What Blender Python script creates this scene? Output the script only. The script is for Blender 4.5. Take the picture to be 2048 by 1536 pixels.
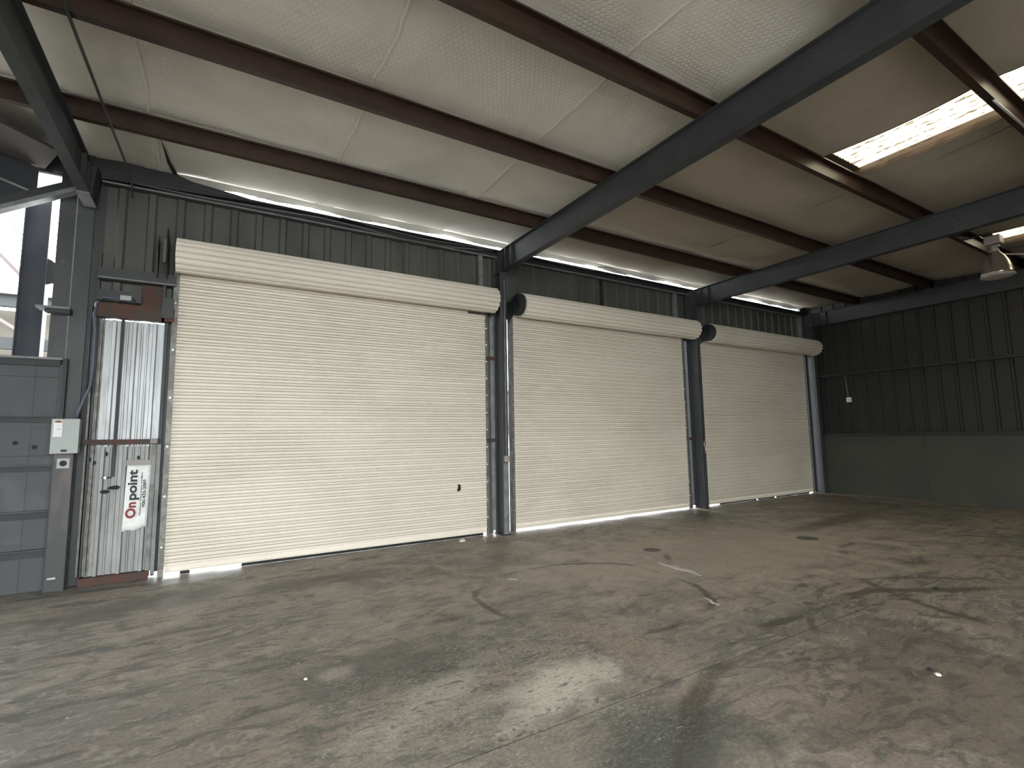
import bpy, bmesh, math, random
from mathutils import Vector, Matrix
random.seed(7)
S = bpy.context.scene
for o in list(bpy.data.objects): bpy.data.objects.remove(o)
C = S.collection

# ------------------------------------------------------------------ camera
def make_camera():
    yaw, pitch, roll = .538332, .106355, -.0158287
    f = Vector((math.sin(yaw)*math.cos(pitch), math.cos(yaw)*math.cos(pitch), math.sin(pitch)))
    r = Vector((math.cos(yaw), -math.sin(yaw), 0)); u = r.cross(f)
    c, s = math.cos(roll), math.sin(roll)
    r2 = c*r + s*u; u2 = -s*r + c*u
    cd = bpy.data.cameras.new('camera'); cam = bpy.data.objects.new('camera', cd); C.objects.link(cam)
    cd.sensor_width = 36; cd.lens = 992.96/2048*36; cd.clip_start = .05; cd.clip_end = 300
    cam.matrix_world = Matrix(((r2.x, u2.x, -f.x, 0), (r2.y, u2.y, -f.y, 0), (r2.z, u2.z, -f.z, 1.6), (0, 0, 0, 1)))
    S.camera = cam
make_camera()

# ------------------------------------------------------------------ world and light
S.view_settings.view_transform = 'Standard'; S.view_settings.look = 'None'
S.view_settings.gamma = 1; S.view_settings.use_curve_mapping = False
S.view_settings.exposure = 0.0
W = bpy.data.worlds.new('World'); S.world = W; W.use_nodes = True
bg = W.node_tree.nodes['Background']
bg.inputs[0].default_value = (0.95, 0.985, 1.0, 1); bg.inputs[1].default_value = 16.5   # overcast sky

def area(name, loc, direction, sx, sy, power, color):
    ld = bpy.data.lights.new(name, 'AREA'); ld.shape = 'RECTANGLE'; ld.size = sx; ld.size_y = sy
    ld.energy = power; ld.color = color
    o = bpy.data.objects.new(name, ld); C.objects.link(o); o.location = loc
    o.rotation_euler = Vector(direction).to_track_quat('-Z', 'Y').to_euler()
    return ld
# portals guide sky sampling through the open doorway behind and the open side bay (no light of their own)
for n, loc, d, sx, sy in (('doorway_portal', (.4, -4.7, 2.15), (0, 1, 0), 6.4, 4.3), ('side_bay_portal', (-7.1, 4.2, 1.5), (1, 0, 0), 2.0, 3.0)):
    area(n, loc, d, sx, sy, 1, (1, 1, 1)).cycles.is_portal = True

# ------------------------------------------------------------------ materials
def mat(name, col, rough=.6, metal=0., col2=None, scale=3., fac=(.35, .7), grain=0., bump=0., bscale=40., stretch=(1, 1, 1), vary=0., col3=None, scale3=1., fac3=(.55, .75)):
    m = bpy.data.materials.new(name); m.use_nodes = True
    nt = m.node_tree; N = nt.nodes; L = nt.links
    p = N['Principled BSDF']; p.inputs['Roughness'].default_value = rough; p.inputs['Metallic'].default_value = metal
    geo = N.new('ShaderNodeNewGeometry')
    mp = N.new('ShaderNodeMapping'); mp.inputs['Scale'].default_value = stretch; L.new(geo.outputs['Position'], mp.inputs[0])
    cur = None
    rgb = N.new('ShaderNodeRGB'); rgb.outputs[0].default_value = (*col, 1); cur = rgb.outputs[0]
    def noise(sc, det=5, dist=0., vec=mp.outputs[0]):
        t = N.new('ShaderNodeTexNoise'); t.inputs['Scale'].default_value = sc; t.inputs['Detail'].default_value = det
        t.inputs['Distortion'].default_value = dist; L.new(vec, t.inputs['Vector']); return t.outputs[0]
    def ramp(src, a, b):
        t = N.new('ShaderNodeMapRange'); t.inputs[1].default_value = a; t.inputs[2].default_value = b; t.interpolation_type = 'SMOOTHSTEP'
        L.new(src, t.inputs[0]); return t.outputs[0]
    def mix(a, b, f):
        t = N.new('ShaderNodeMix'); t.data_type = 'RGBA'
        if isinstance(f, float): t.inputs[0].default_value = f
        else: L.new(f, t.inputs[0])
        L.new(a, t.inputs[6])
        if isinstance(b, tuple): t.inputs[7].default_value = (*b, 1)
        else: L.new(b, t.inputs[7])
        return t.outputs[2]
    if col2: cur = mix(cur, col2, ramp(noise(scale, 6, .6), *fac))
    if col3: cur = mix(cur, col3, ramp(noise(scale3, 7, 1.2), *fac3))
    def mul(a, f):
        t = N.new('ShaderNodeVectorMath'); t.operation = 'SCALE'; L.new(a, t.inputs[0]); L.new(f, t.inputs[3]); return t.outputs[0]
    if grain:
        t = N.new('ShaderNodeMapRange'); t.inputs[1].default_value = .3; t.inputs[2].default_value = .7
        t.inputs[3].default_value = 1-grain; t.inputs[4].default_value = 1+grain
        L.new(noise(60, 4), t.inputs[0]); cur = mul(cur, t.outputs[0])
    if vary:
        oi = N.new('ShaderNodeObjectInfo'); t = N.new('ShaderNodeMapRange'); t.inputs[3].default_value = 1-vary; t.inputs[4].default_value = 1+vary
        L.new(oi.outputs['Random'], t.inputs[0]); cur = mul(cur, t.outputs[0])
    L.new(cur, p.inputs['Base Color'])
    if bump:
        b = N.new('ShaderNodeBump'); b.inputs['Strength'].default_value = bump; b.inputs['Distance'].default_value = .01
        L.new(noise(bscale, 4), b.inputs['Height']); L.new(b.outputs[0], p.inputs['Normal'])
    return m

def mat_liner(name='insulation_facing', A=(.60, .575, .51), B=(.50, .485, .43), D=(.40, .35, .28), hexs=.5):
    """white insulation facing held up by hexagonal wire netting"""
    m = mat(name, A, .75, col2=B, scale=.9, fac=(.4, .75), col3=D, scale3=1.6, fac3=(.66, .85))
    nt = m.node_tree; N = nt.nodes; L = nt.links; p = N['Principled BSDF']
    geo = N.new('ShaderNodeNewGeometry')
    def vm(op, a, b=None):
        t = N.new('ShaderNodeVectorMath'); t.operation = op; L.new(a, t.inputs[0])
        if b is not None:
            if isinstance(b, tuple): t.inputs[1].default_value = b
            else: L.new(b, t.inputs[1])
        return t
    k = 1/.052
    flat = vm('MULTIPLY', geo.outputs['Position'], (k, k, 0)).outputs[0]
    wn = N.new('ShaderNodeTexNoise'); wn.inputs['Scale'].default_value = 3.; L.new(geo.outputs['Position'], wn.inputs['Vector'])
    wob = vm('MULTIPLY', wn.outputs['Color'], (1.2, 1.2, 0)).outputs[0]
    flat = vm('ADD', flat, wob).outputs[0]
    r = (1., 1.7320508, 1.)
    def cell(v):
        mo = N.new('ShaderNodeVectorMath'); mo.operation = 'WRAP'; L.new(v, mo.inputs[0]); mo.inputs[1].default_value = (r[0]/2, r[1]/2, .5); mo.inputs[2].default_value = (-r[0]/2, -r[1]/2, -.5)
        return vm('LENGTH', mo.outputs[0]).outputs['Value']
    a = cell(flat); b = cell(vm('SUBTRACT', flat, (.5, .8660254, 0)).outputs[0])
    mn = N.new('ShaderNodeMath'); mn.operation = 'MINIMUM'; L.new(a, mn.inputs[0]); L.new(b, mn.inputs[1])
    h = N.new('ShaderNodeMapRange'); h.inputs[1].default_value = .28; h.inputs[2].default_value = .60; h.inputs[3].default_value = 1; h.inputs[4].default_value = 0; h.interpolation_type = 'SMOOTHSTEP'
    L.new(mn.outputs[0], h.inputs[0])
    # the fabric presses through the wire more in some places than in others
    pn = N.new('ShaderNodeTexNoise'); pn.inputs['Scale'].default_value = 1.1; L.new(geo.outputs['Position'], pn.inputs['Vector'])
    pr = N.new('ShaderNodeMapRange'); pr.inputs[1].default_value = .35; pr.inputs[2].default_value = .65; pr.inputs[3].default_value = .12; pr.inputs[4].default_value = 1.; L.new(pn.outputs[0], pr.inputs[0])
    mu = N.new('ShaderNodeMath'); mu.operation = 'MULTIPLY'; L.new(h.outputs[0], mu.inputs[0]); L.new(pr.outputs[0], mu.inputs[1])
    bp = N.new('ShaderNodeBump'); bp.inputs['Strength'].default_value = hexs; bp.inputs['Distance'].default_value = .008
    L.new(mu.outputs[0], bp.inputs['Height']); L.new(bp.outputs[0], p.inputs['Normal'])
    return m

def mat_floor():
    m = bpy.data.materials.new('stained_concrete'); m.use_nodes = True
    nt = m.node_tree; N = nt.nodes; L = nt.links; p = N['Principled BSDF']
    geo = N.new('ShaderNodeNewGeometry'); P = geo.outputs['Position']
    def noise(sc, det=5, dist=0., vec=P, rough=.55):
        t = N.new('ShaderNodeTexNoise'); t.inputs['Scale'].default_value = sc; t.inputs['Detail'].default_value = det; t.inputs['Roughness'].default_value = rough
        t.inputs['Distortion'].default_value = dist; L.new(vec, t.inputs['Vector']); return t
    def ramp(src, a, b, c=0., d=1.):
        t = N.new('ShaderNodeMapRange'); t.inputs[1].default_value = a; t.inputs[2].default_value = b; t.inputs[3].default_value = c; t.inputs[4].default_value = d
        t.interpolation_type = 'SMOOTHSTEP'; L.new(src, t.inputs[0]); return t.outputs[0]
    def mth(op, a, b=None):
        t = N.new('ShaderNodeMath'); t.operation = op
        for i, x in enumerate((a, b)):
            if x is None: continue
            if isinstance(x, (int, float)): t.inputs[i].default_value = x
            else: L.new(x, t.inputs[i])
        return t.outputs[0]
    def mix(a, b, f):
        t = N.new('ShaderNodeMix'); t.data_type = 'RGBA'; L.new(f, t.inputs[0])
        for i, x in ((6, a), (7, b)):
            if isinstance(x, tuple): t.inputs[i].default_value = (*x, 1)
            else: L.new(x, t.inputs[i])
        return t.outputs[2]
    def mapping(rot, sc):
        t = N.new('ShaderNodeMapping'); t.inputs['Rotation'].default_value = (0, 0, rot); t.inputs['Scale'].default_value = sc; L.new(P, t.inputs[0]); return t.outputs[0]
    def spot(x, y, rx, ry, rot=0., wob=.5, a=1., b=.3):
        """soft-edged patch centred on a point of the slab"""
        t = N.new('ShaderNodeMapping'); t.vector_type = 'TEXTURE'; t.inputs['Location'].default_value = (x, y, 0); t.inputs['Rotation'].default_value = (0, 0, rot); t.inputs['Scale'].default_value = (rx, ry, 1000); L.new(P, t.inputs[0])
        v = N.new('ShaderNodeVectorMath'); v.operation = 'LENGTH'; L.new(t.outputs[0], v.inputs[0])
        s = mth('ADD', v.outputs['Value'], mth('MULTIPLY', mth('SUBTRACT', warp, .5), wob*2))
        return ramp(s, a, b)
    warp = noise(2.2, 8, .8, rough=.62).outputs[0]
    big = noise(.55, 6, 1.0).outputs[0]
    cur = mix((.235, .198, .163), (.175, .160, .136), ramp(big, .42, .58))
    cur = mix(cur, (.26, .21, .165), ramp(noise(.8, 6, 1.5, mapping(.3, (1, 1.6, 1))).outputs[0], .54, .70))
    # sweeping tyre and drag streaks
    cur = mix(cur, (.095, .09, .078), ramp(noise(.9, 7, 2.2, mapping(.5, (.7, 2.6, 1))).outputs[0], .53, .66))
    cur = mix(cur, (.26, .235, .195), ramp(noise(1.3, 7, 1.6, mapping(-.35, (.6, 2.2, 1))).outputs[0], .60, .74))
    cur = mix(cur, (.32, .285, .235), mth('MULTIPLY', ramp(noise(3.2, 9, 1.9, mapping(-.5, (1, 1.9, 1)), .68).outputs[0], .51, .60), .6))
    cur = mix(cur, (.095, .098, .085), mth('MULTIPLY', ramp(noise(2.6, 9, 1.7, mapping(.25, (1, 2.1, 1)), .68).outputs[0], .505, .60), .75))
    # stains, patches, painted light and shade with places of their own
    cur = mix(cur, (.26, .24, .2), mth('MULTIPLY', spot(1.15, 2.1, 3.0, 1.3, .25, .9, 1.1, .2), .35))
    cur = mix(cur, (.085, .092, .078), mth('MULTIPLY', spot(1.2, 3.6, 1.0, .5, -.2, .9), .8))
    cur = mix(cur, (.075, .083, .073), mth('MULTIPLY', spot(2.05, 1.95, .8, .5, .3, .9), .85))
    cur = mix(cur, (.55, .505, .42), mth('MULTIPLY', spot(2.0, 2.75, .66, .32, .25, 1.1), .9))  # pale ragged patch on the open floor
    cur = mix(cur, (.40, .37, .31), mth('MULTIPLY', spot(1.35, 3.15, .8, .2, .5, 1.2), .6))
    cur = mix(cur, (.30, .22, .16), mth('MULTIPLY', spot(2.75, 3.1, .35, .9, .1, 1.), .35))
    cur = mix(cur, (.33, .29, .25), mth('MULTIPLY', spot(.80, 3.75, .18, .12, .1, .7), .8))
    cur = mix(cur, (.10, .095, .08), mth('MULTIPLY', spot(-.6, 6.3, 1.2, .4, .1, .9), .8))
    cur = mix(cur, (.085, .08, .07), mth('MULTIPLY', spot(1.0, 6.2, 1.0, .35, .0, 1.), .75))
    cur = mix(cur, (.10, .088, .07), mth('MULTIPLY', spot(2.4, 6.0, 1.6, .35, -.1, 1.), .7))
    cur = mix(cur, (.44, .375, .30), mth('MULTIPLY', spot(6.2, 4.7, 4.6, 1.9, -.12, 1., 1.2, .3), .7))  # pool of skylight painted into the floor colour
    cur = mix(cur, (.085, .072, .055), mth('MULTIPLY', spot(9.6, 4.9, 2.2, .3, .05, 1.), .7))
    cur = mix(cur, (.09, .075, .06), mth('MULTIPLY', spot(3.9, 1.2, 2.2, 1.3, .5, 1.), .6))  # floor colour darkened to carry the dimmer near right corner
    # curved tyre marks: rings about centres off to the side
    def arc(x, y, r, w, keep, f):
        nonlocal cur
        t = N.new('ShaderNodeVectorMath'); t.operation = 'DISTANCE'; L.new(P, t.inputs[0]); t.inputs[1].default_value = (x, y, 0)
        d = mth('ABSOLUTE', mth('SUBTRACT', mth('ADD', t.outputs['Value'], mth('MULTIPLY', mth('SUBTRACT', big, .5), .5)), r))
        msk = mth('MULTIPLY', ramp(d, w, w*.3), ramp(noise(1.1, 5, .5).outputs[0], *keep))
        cur = mix(cur, (.07, .064, .052), mth('MULTIPLY', msk, f))
    arc(4.6, -1.2, 3.9, .10, (.42, .6), .8)
    arc(3.4, 4.2, 1.15, .05, (.40, .55), .75)
    arc(8.2, 1.2, 2.6, .07, (.45, .6), .7)
    arc(2.6, 6.9, 3.4, .06, (.48, .62), .6)
    arc(5.6, 0.8, 2.1, .05, (.45, .6), .7)
    # scratched light swirls
    sw = noise(5., 6, 3.2, mapping(.4, (1, 2.2, 1))).outputs[0]
    cur = mix(cur, (.40, .37, .31), mth('MULTIPLY', ramp(mth('ABSOLUTE', mth('SUBTRACT', sw, .5)), .026, .004), mth('MULTIPLY', spot(1.9, 3.0, 2.3, 1.4, .3, .8, 1., .2), .85)))
    cur = mix(cur, (.08, .08, .07), mth('MULTIPLY', ramp(noise(6.5, 6, 2.4, mapping(.4, (1, 2.0, 1))).outputs[0], .56, .68), mth('MULTIPLY', spot(1.7, 3.0, 2.1, 1.3, .3, .8, 1., .2), .85)))
    # fine grit and pale specks
    g = noise(45, 5).outputs[0]
    t = N.new('ShaderNodeVectorMath'); t.operation = 'SCALE'; L.new(cur, t.inputs[0]); L.new(ramp(g, .3, .7, .84, 1.16), t.inputs[3]); cur = t.outputs[0]
    v = N.new('ShaderNodeTexVoronoi'); v.inputs['Scale'].default_value = 2.3; v.inputs['Randomness'].default_value = 1; L.new(P, v.inputs['Vector'])
    cur = mix(cur, (.5, .46, .4), ramp(v.outputs['Distance'], .024, .016))
    L.new(cur, p.inputs['Base Color'])
    L.new(ramp(noise(1.4, 5, .5).outputs[0], .3, .7, .42, .68), p.inputs['Roughness'])
    p.inputs['Specular IOR Level'].default_value = .35
    b = N.new('ShaderNodeBump'); b.inputs['Strength'].default_value = .25; b.inputs['Distance'].default_value = .004
    L.new(noise(25, 6).outputs[0], b.inputs['Height']); L.new(b.outputs[0], p.inputs['Normal'])
    return m

def mat_skylight():
    m = bpy.data.materials.new('fibreglass_skylight'); m.use_nodes = True
    nt = m.node_tree; N = nt.nodes; L = nt.links; N.remove(N['Principled BSDF'])
    geo = N.new('ShaderNodeNewGeometry'); mp = N.new('ShaderNodeMapping'); mp.inputs['Scale'].default_value = (1, .16, 1); L.new(geo.outputs['Position'], mp.inputs[0])
    n = N.new('ShaderNodeTexNoise'); n.inputs['Scale'].default_value = 60; n.inputs['Detail'].default_value = 6; n.inputs['Roughness'].default_value = .65; L.new(mp.outputs[0], n.inputs['Vector'])
    wv = N.new('ShaderNodeTexWave'); wv.inputs['Scale'].default_value = 2.6; wv.inputs['Distortion'].default_value = .6; wv.inputs['Detail'].default_value = 3; L.new(geo.outputs['Position'], wv.inputs['Vector'])
    ad = N.new('ShaderNodeMath'); ad.operation = 'MULTIPLY_ADD'; ad.inputs[1].default_value = .16; L.new(wv.outputs['Fac'], ad.inputs[0]); L.new(n.outputs[0], ad.inputs[2])
    r = N.new('ShaderNodeMapRange'); r.inputs[1].default_value = .47; r.inputs[2].default_value = .62; L.new(ad.outputs[0], r.inputs[0])
    mx = N.new('ShaderNodeMix'); mx.data_type = 'RGBA'; mx.inputs[6].default_value = (.030, .022, .013, 1); mx.inputs[7].default_value = (.42, .36, .25, 1); L.new(r.outputs[0], mx.inputs[0])
    tr = N.new('ShaderNodeBsdfTranslucent'); L.new(mx.outputs[2], tr.inputs[0])
    gl = N.new('ShaderNodeBsdfGlossy'); gl.inputs['Roughness'].default_value = .4; gl.inputs[0].default_value = (.6, .6, .55, 1)
    ms = N.new('ShaderNodeMixShader'); ms.inputs[0].default_value = .04
    L.new(tr.outputs[0], ms.inputs[1]); L.new(gl.outputs[0], ms.inputs[2]); L.new(ms.outputs[0], N['Material Output'].inputs[0])
    return m

M = dict(
 steel=mat('grey_painted_steel', (.036, .040, .042), .55, col2=(.026, .029, .031), scale=2.5, grain=.06, col3=(.08, .07, .06), scale3=5, fac3=(.66, .8)),
 steel_light=mat('pale_grey_steel', (.20, .21, .21), .5, col2=(.13, .14, .14), scale=5, grain=.08),
 steel_dark=mat('dark_steel', (.022, .024, .028), .6, col2=(.032, .032, .034), scale=4),
 navy=mat('blue_black_steel', (.020, .024, .034), .6, col2=(.03, .032, .038), scale=4),
 primer=mat('red_oxide_primer', (.036, .018, .012), .42, col2=(.022, .012, .009), scale=3, grain=.1),
 rust=mat('rusty_red_steel', (.075, .028, .018), .7, col2=(.05, .035, .028), scale=6, fac=(.4, .6), grain=.15),
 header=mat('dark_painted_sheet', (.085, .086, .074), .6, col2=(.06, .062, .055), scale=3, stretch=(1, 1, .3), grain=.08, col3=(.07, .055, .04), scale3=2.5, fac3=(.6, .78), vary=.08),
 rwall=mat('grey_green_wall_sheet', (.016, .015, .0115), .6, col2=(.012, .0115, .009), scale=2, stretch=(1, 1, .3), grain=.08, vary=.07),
 liner_wall=mat('green_grey_liner_board', (.048, .052, .038), .65, col2=(.040, .043, .032), scale=1.2, grain=.05),
 galv=mat('galvanised_sheet', (.46, .48, .49), .42, .25, col2=(.34, .355, .36), scale=4, stretch=(3, 1, .4), fac=(.4, .65), grain=.05, col3=(.30, .28, .24), scale3=3.5, fac3=(.64, .8)),
 galv_dull=mat('dull_galvanised_sheet', (.30, .31, .30), .5, .2, col2=(.22, .225, .215), scale=4, stretch=(3, 1, .4), grain=.06, col3=(.16, .15, .12), scale3=3, fac3=(.6, .8)),
 column=mat('column_paint', (.055, .058, .062), .5, col2=(.042, .046, .048), scale=2.5, stretch=(1, 1, .5), grain=.06, col3=(.12, .12, .11), scale3=5, fac3=(.66, .8)),
 door=mat('ivory_door_slats', (.76, .705, .605), .5, col2=(.69, .64, .54), scale=1.3, stretch=(.5, 1, 1), grain=.03, vary=.012, col3=(.60, .55, .46), scale3=3, fac3=(.68, .85)),
 guide=mat('worn_guide_steel', (.20, .20, .185), .5, .2, col2=(.13, .125, .11), scale=9, fac=(.4, .6)),
 roof=mat('brown_roof_sheet', (.07, .045, .03), .7, col2=(.05, .035, .025), scale=4),
 gate=mat('slate_gate_sheet', (.055, .062, .066), .6, col2=(.075, .082, .086), scale=2.2, fac=(.5, .7), grain=.06, col3=(.035, .035, .035), scale3=3, fac3=(.66, .78)),
 black=mat('black_rubber', (.008, .008, .008), .7),
 box=mat('pale_enclosure_paint', (.33, .36, .345), .45, grain=.03),
 paper=mat('white_vinyl', (.74, .76, .74), .5, col2=(.66, .68, .66), scale=12),
 print_black=mat('black_print', (.012, .012, .014), .6), print_red=mat('maroon_print', (.20, .012, .018), .6),
 tape=mat('grey_tape', (.26, .25, .235), .5),
 zinc=mat('zinc_fitting', (.55, .56, .55), .3, .7), conduit=mat('blue_grey_conduit', (.07, .085, .12), .45),
 lamp=mat('spun_aluminium_shade', (.50, .45, .39), .22, .85), lampw=mat('lamp_housing', (.42, .38, .34), .4, .3),
 outside=mat('outdoor_concrete', (.42, .41, .39), .8), cream=mat('cream_building_wall', (.10, .092, .075), .7), whitew=mat('white_translucent_wall', (.6, .62, .64), .6),
 brace=mat('brown_brace', (.075, .062, .058), .6), beam_far=mat('grey_far_beam', (.022, .026, .028), .6), cable=mat('pale_cable', (.12, .12, .11), .5),
 foam=mat('pale_debris', (.6, .56, .48), .8), plug=mat('dark_floor_cover', (.045, .04, .032), .6), cover=mat('worn_floor_cover', (.13, .11, .088), .6, col2=(.10, .085, .068), scale=9), flake=mat('white_paint_spill', (.52, .50, .45), .7),
 soot=mat('black_smudge', (.01, .012, .014), .8), plaster=mat('back_wall_sheet', (.16, .15, .13), .7),
)
M['liner'] = mat_liner(); M['liner_plain_dim'] = mat_liner('dimmed_plain_facing', (.37, .325, .26), (.31, .275, .22), (.26, .215, .16), .2); M['floor'] = mat_floor(); M['sky'] = mat_skylight()  # plain facing, its colour darkened to carry the dimmer light of the farther bays

# ------------------------------------------------------------------ mesh helpers
def bm_new(): return bmesh.new()
def box(bm, x0, x1, y0, y1, z0, z1):
    v = [bm.verts.new(p) for p in ((x0,y0,z0),(x1,y0,z0),(x1,y1,z0),(x0,y1,z0),(x0,y0,z1),(x1,y0,z1),(x1,y1,z1),(x0,y1,z1))]
    for f in ((0,3,2,1),(4,5,6,7),(0,1,5,4),(1,2,6,5),(2,3,7,6),(3,0,4,7)): bm.faces.new([v[i] for i in f])
    return bm
def prism(bm, pts, axis, a, b):
    """extrude a closed 2-D outline along x ('x': pts=(y,z)), y ('y': pts=(x,z)) or z ('z': pts=(x,y))"""
    def P(p, t): return {'x': (t, p[0], p[1]), 'y': (p[0], t, p[1]), 'z': (p[0], p[1], t)}[axis]
    A = [bm.verts.new(P(p, a)) for p in pts]; B = [bm.verts.new(P(p, b)) for p in pts]; n = len(pts)
    for i in range(n): bm.faces.new((A[i], A[(i+1) % n], B[(i+1) % n], B[i]))
    bm.faces.new(A[::-1]); bm.faces.new(B)
    return bm
def tube(bm, path, r, n=8):
    path = [Vector(p) for p in path]; rings = []
    for i, p in enumerate(path):
        d = (path[min(i+1, len(path)-1)] - path[max(i-1, 0)]).normalized()
        a = d.orthogonal().normalized() if abs(d.z) > .9 or i == 0 and False else d.cross(Vector((0, 0, 1)))
        a = a.normalized() if a.length > 1e-4 else Vector((1, 0, 0)); b = d.cross(a).normalized()
        rr = r[i] if isinstance(r, (list, tuple)) else r
        rings.append([bm.verts.new(p + a*math.cos(t)*rr + b*math.sin(t)*rr) for t in [2*math.pi*k/n for k in range(n)]])
    for A, B in zip(rings, rings[1:]):
        for k in range(n): bm.faces.new((A[k], A[(k+1) % n], B[(k+1) % n], B[k]))
    bm.faces.new(rings[0][::-1]); bm.faces.new(rings[-1])
    return bm
def lathe(bm, prof, c, n=32, caps=True, axis='z'):
    rings = []
    for r, h in prof:
        ring = []
        for k in range(n):
            t = 2*math.pi*k/n; x, y = r*math.cos(t), r*math.sin(t)
            ring.append(bm.verts.new((c[0]+x, c[1]+y, c[2]+h) if axis == 'z' else ((c[0]+h, c[1]+x, c[2]+y) if axis == 'x' else (c[0]+x, c[1]+h, c[2]+y))))
        rings.append(ring)
    for A, B in zip(rings, rings[1:]):
        for k in range(n): bm.faces.new((A[k], A[(k+1) % n], B[(k+1) % n], B[k]))
    if caps: bm.faces.new(rings[0][::-1]); bm.faces.new(rings[-1])
    return bm
def obj(name, bm, m, parent=None, smooth=False, bevel=0):
    me = bpy.data.meshes.new(name)
    if isinstance(bm, bmesh.types.BMesh):
        bmesh.ops.recalc_face_normals(bm, faces=bm.faces[:]); bm.to_mesh(me); bm.free()
    me.materials.append(M[m] if isinstance(m, str) else m)
    if smooth: me.shade_smooth()
    o = bpy.data.objects.new(name, me); C.objects.link(o)
    if parent is not None: attach(o, parent)
    if bevel:
        bv = o.modifiers.new('bevel', 'BEVEL'); bv.width = bevel; bv.segments = 2; bv.limit_method = 'ANGLE'
    return o
def attach(o, parent):
    o.parent = parent
    o.matrix_parent_inverse = Matrix.Translation(parent.location).inverted() if parent.type == 'EMPTY' else Matrix.Identity(4)
def tag(o, label, cat=None, group=None, kind=None):
    o['label'] = label
    if cat: o['category'] = cat
    if group: o['group'] = group
    if kind: o['kind'] = kind
    return o
def thing(name, label, cat, loc=(0, 0, 0), group=None, kind=None):
    o = bpy.data.objects.new(name, None); C.objects.link(o); o.location = loc; o.empty_display_size = .1
    return tag(o, label, cat, group, kind)
def ibeam_y(t, x, y0, y1, z0, z1, w, m, tf=.012, tw=.010):
    obj('web', box(bm_new(), x-tw/2, x+tw/2, y0, y1, z0+tf, z1-tf), m, t)
    obj('bottom_flange', box(bm_new(), x-w/2, x+w/2, y0, y1, z0, z0+tf), m, t)
    obj('top_flange', box(bm_new(), x-w/2, x+w/2, y0, y1, z1-tf, z1), m, t)
def ribbed(bm, u0, u1, pitch, z0, z1, plane, pos, depth, rib=.035, top=.02, minor=True, th=.0, sign=-1, sub=.0):
    """trapezoidal-rib sheet: plane 'y' faces along y (u = x), plane 'x' faces along x (u = y)"""
    prof = [(u0, 0)]; n = int(round((u1-u0)/pitch))
    for i in range(n):
        c = u0 + (i+.5)*pitch
        prof += [(c-rib-top, 0), (c-top, depth), (c+top, depth), (c+rib+top, 0)]
        if minor and i < n-1:
            for k in (.36, .64):
                q = c + k*pitch; prof += [(q-.014, 0), (q-.006, depth*.22), (q+.006, depth*.22), (q+.014, 0)]
    prof.append((u1, 0))
    fr = [(u, pos + sign*d) for u, d in prof]; bk = [(u, pos + sign*d - sign*.003) for u, d in prof][::-1]
    pts = fr + bk
    if plane == 'x': pts = [(b, a) for a, b in pts]
    # build strip by strip so that the caps stay simple
    P = [(p[0], p[1]) for p in pts]; k = len(fr)
    A = [bm.verts.new((p[0], p[1], z0)) for p in P]; B = [bm.verts.new((p[0], p[1], z1)) for p in P]; n2 = len(P)
    for i in range(n2): bm.faces.new((A[i], A[(i+1) % n2], B[(i+1) % n2], B[i]))
    for i in range(k-1):
        bm.faces.new((A[i], A[n2-1-i], A[n2-2-i], A[i+1])); bm.faces.new((B[i], B[i+1], B[n2-2-i], B[n2-1-i]))
    return bm

XR = 14.15; YB = -4.6; ZP = 4.84; ZT = 5.02; ZR = 5.13

# ================================================================== SETTING
# ---- floor: slabs parted by saw-cut joints
fl = thing('floor', 'stained brown-grey concrete warehouse floor', 'floor', kind='structure')
obj('slab_bed', box(bm_new(), -9, XR+.3, YB-.2, 7.62, -.22, -.0006), 'plug', fl)
for (x0, x1) in ((-9, -3.2), (-3.2, 6.6), (6.6, XR+.3)):
    for (y0, y1) in ((YB-.2, 2.42), (2.42, 7.62)):
        obj('concrete_slab', box(bm_new(), x0+.0035, x1-.0035, y0+.0035, y1-.0035, -.13, 0), 'floor', fl)
tag(obj('ground', box(bm_new(), -60, 70, 7.66, 60, -.3, -.02), 'outside'), 'pale concrete yard outside the roll-up doors', 'ground', kind='structure')
tag(obj('ground', box(bm_new(), -60, 70, -60, YB-.24, -.3, -.02), 'outside'), 'pale concrete yard behind the building', 'ground', kind='structure')
tag(obj('ground', box(bm_new(), -60, -9.05, YB-.22, 7.64, -.3, -.02), 'outside'), 'pale concrete yard beside the open bay', 'ground', kind='structure')

# ---- roof and insulation
SKY = [(6.46, 7.33, -3.6, 3.03, 3.20), (11.65, 12.50, -3.6, 2.98, 3.14)]
ce = thing('ceiling', 'flat metal roof lined with sagging white insulation under wire netting', 'ceiling', kind='structure')
def plane_with_holes(bm, xs, ys, zf, inside):
    V = {}
    def v(i, j):
        if (i, j) not in V: V[i, j] = bm.verts.new((xs[i], ys[j], zf(xs[i], ys[j])))
        return V[i, j]
    for i in range(len(xs)-1):
        for j in range(len(ys)-1):
            if inside((xs[i]+xs[i+1])/2, (ys[j]+ys[j+1])/2): continue
            bm.faces.new((v(i, j), v(i+1, j), v(i+1, j+1), v(i, j+1)))
    return bm
xs = sorted([-9.2, XR+.1] + [s[0] for s in SKY] + [s[1] for s in SKY])
for i in range(len(xs)-1):
    a, b = xs[i], xs[i+1]
    cut = [s for s in SKY if abs(s[0]-a) < .01]
    if cut:
        obj('roof_sheet', box(bm_new(), a, b, cut[0][3], 7.60, ZR, ZR+.02), 'roof', ce)
        obj('roof_sheet', box(bm_new(), a, b, YB-.3, cut[0][2], ZR, ZR+.02), 'roof', ce)
    else:
        obj('roof_sheet', box(bm_new(), a, b, YB-.3, 7.60, ZR, ZR+.02), 'roof', ce)
PY = [6.20, 4.65, 3.12, 1.50, -.05, -1.6, -3.15]
rows = [7.46] + PY + [YB]
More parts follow.
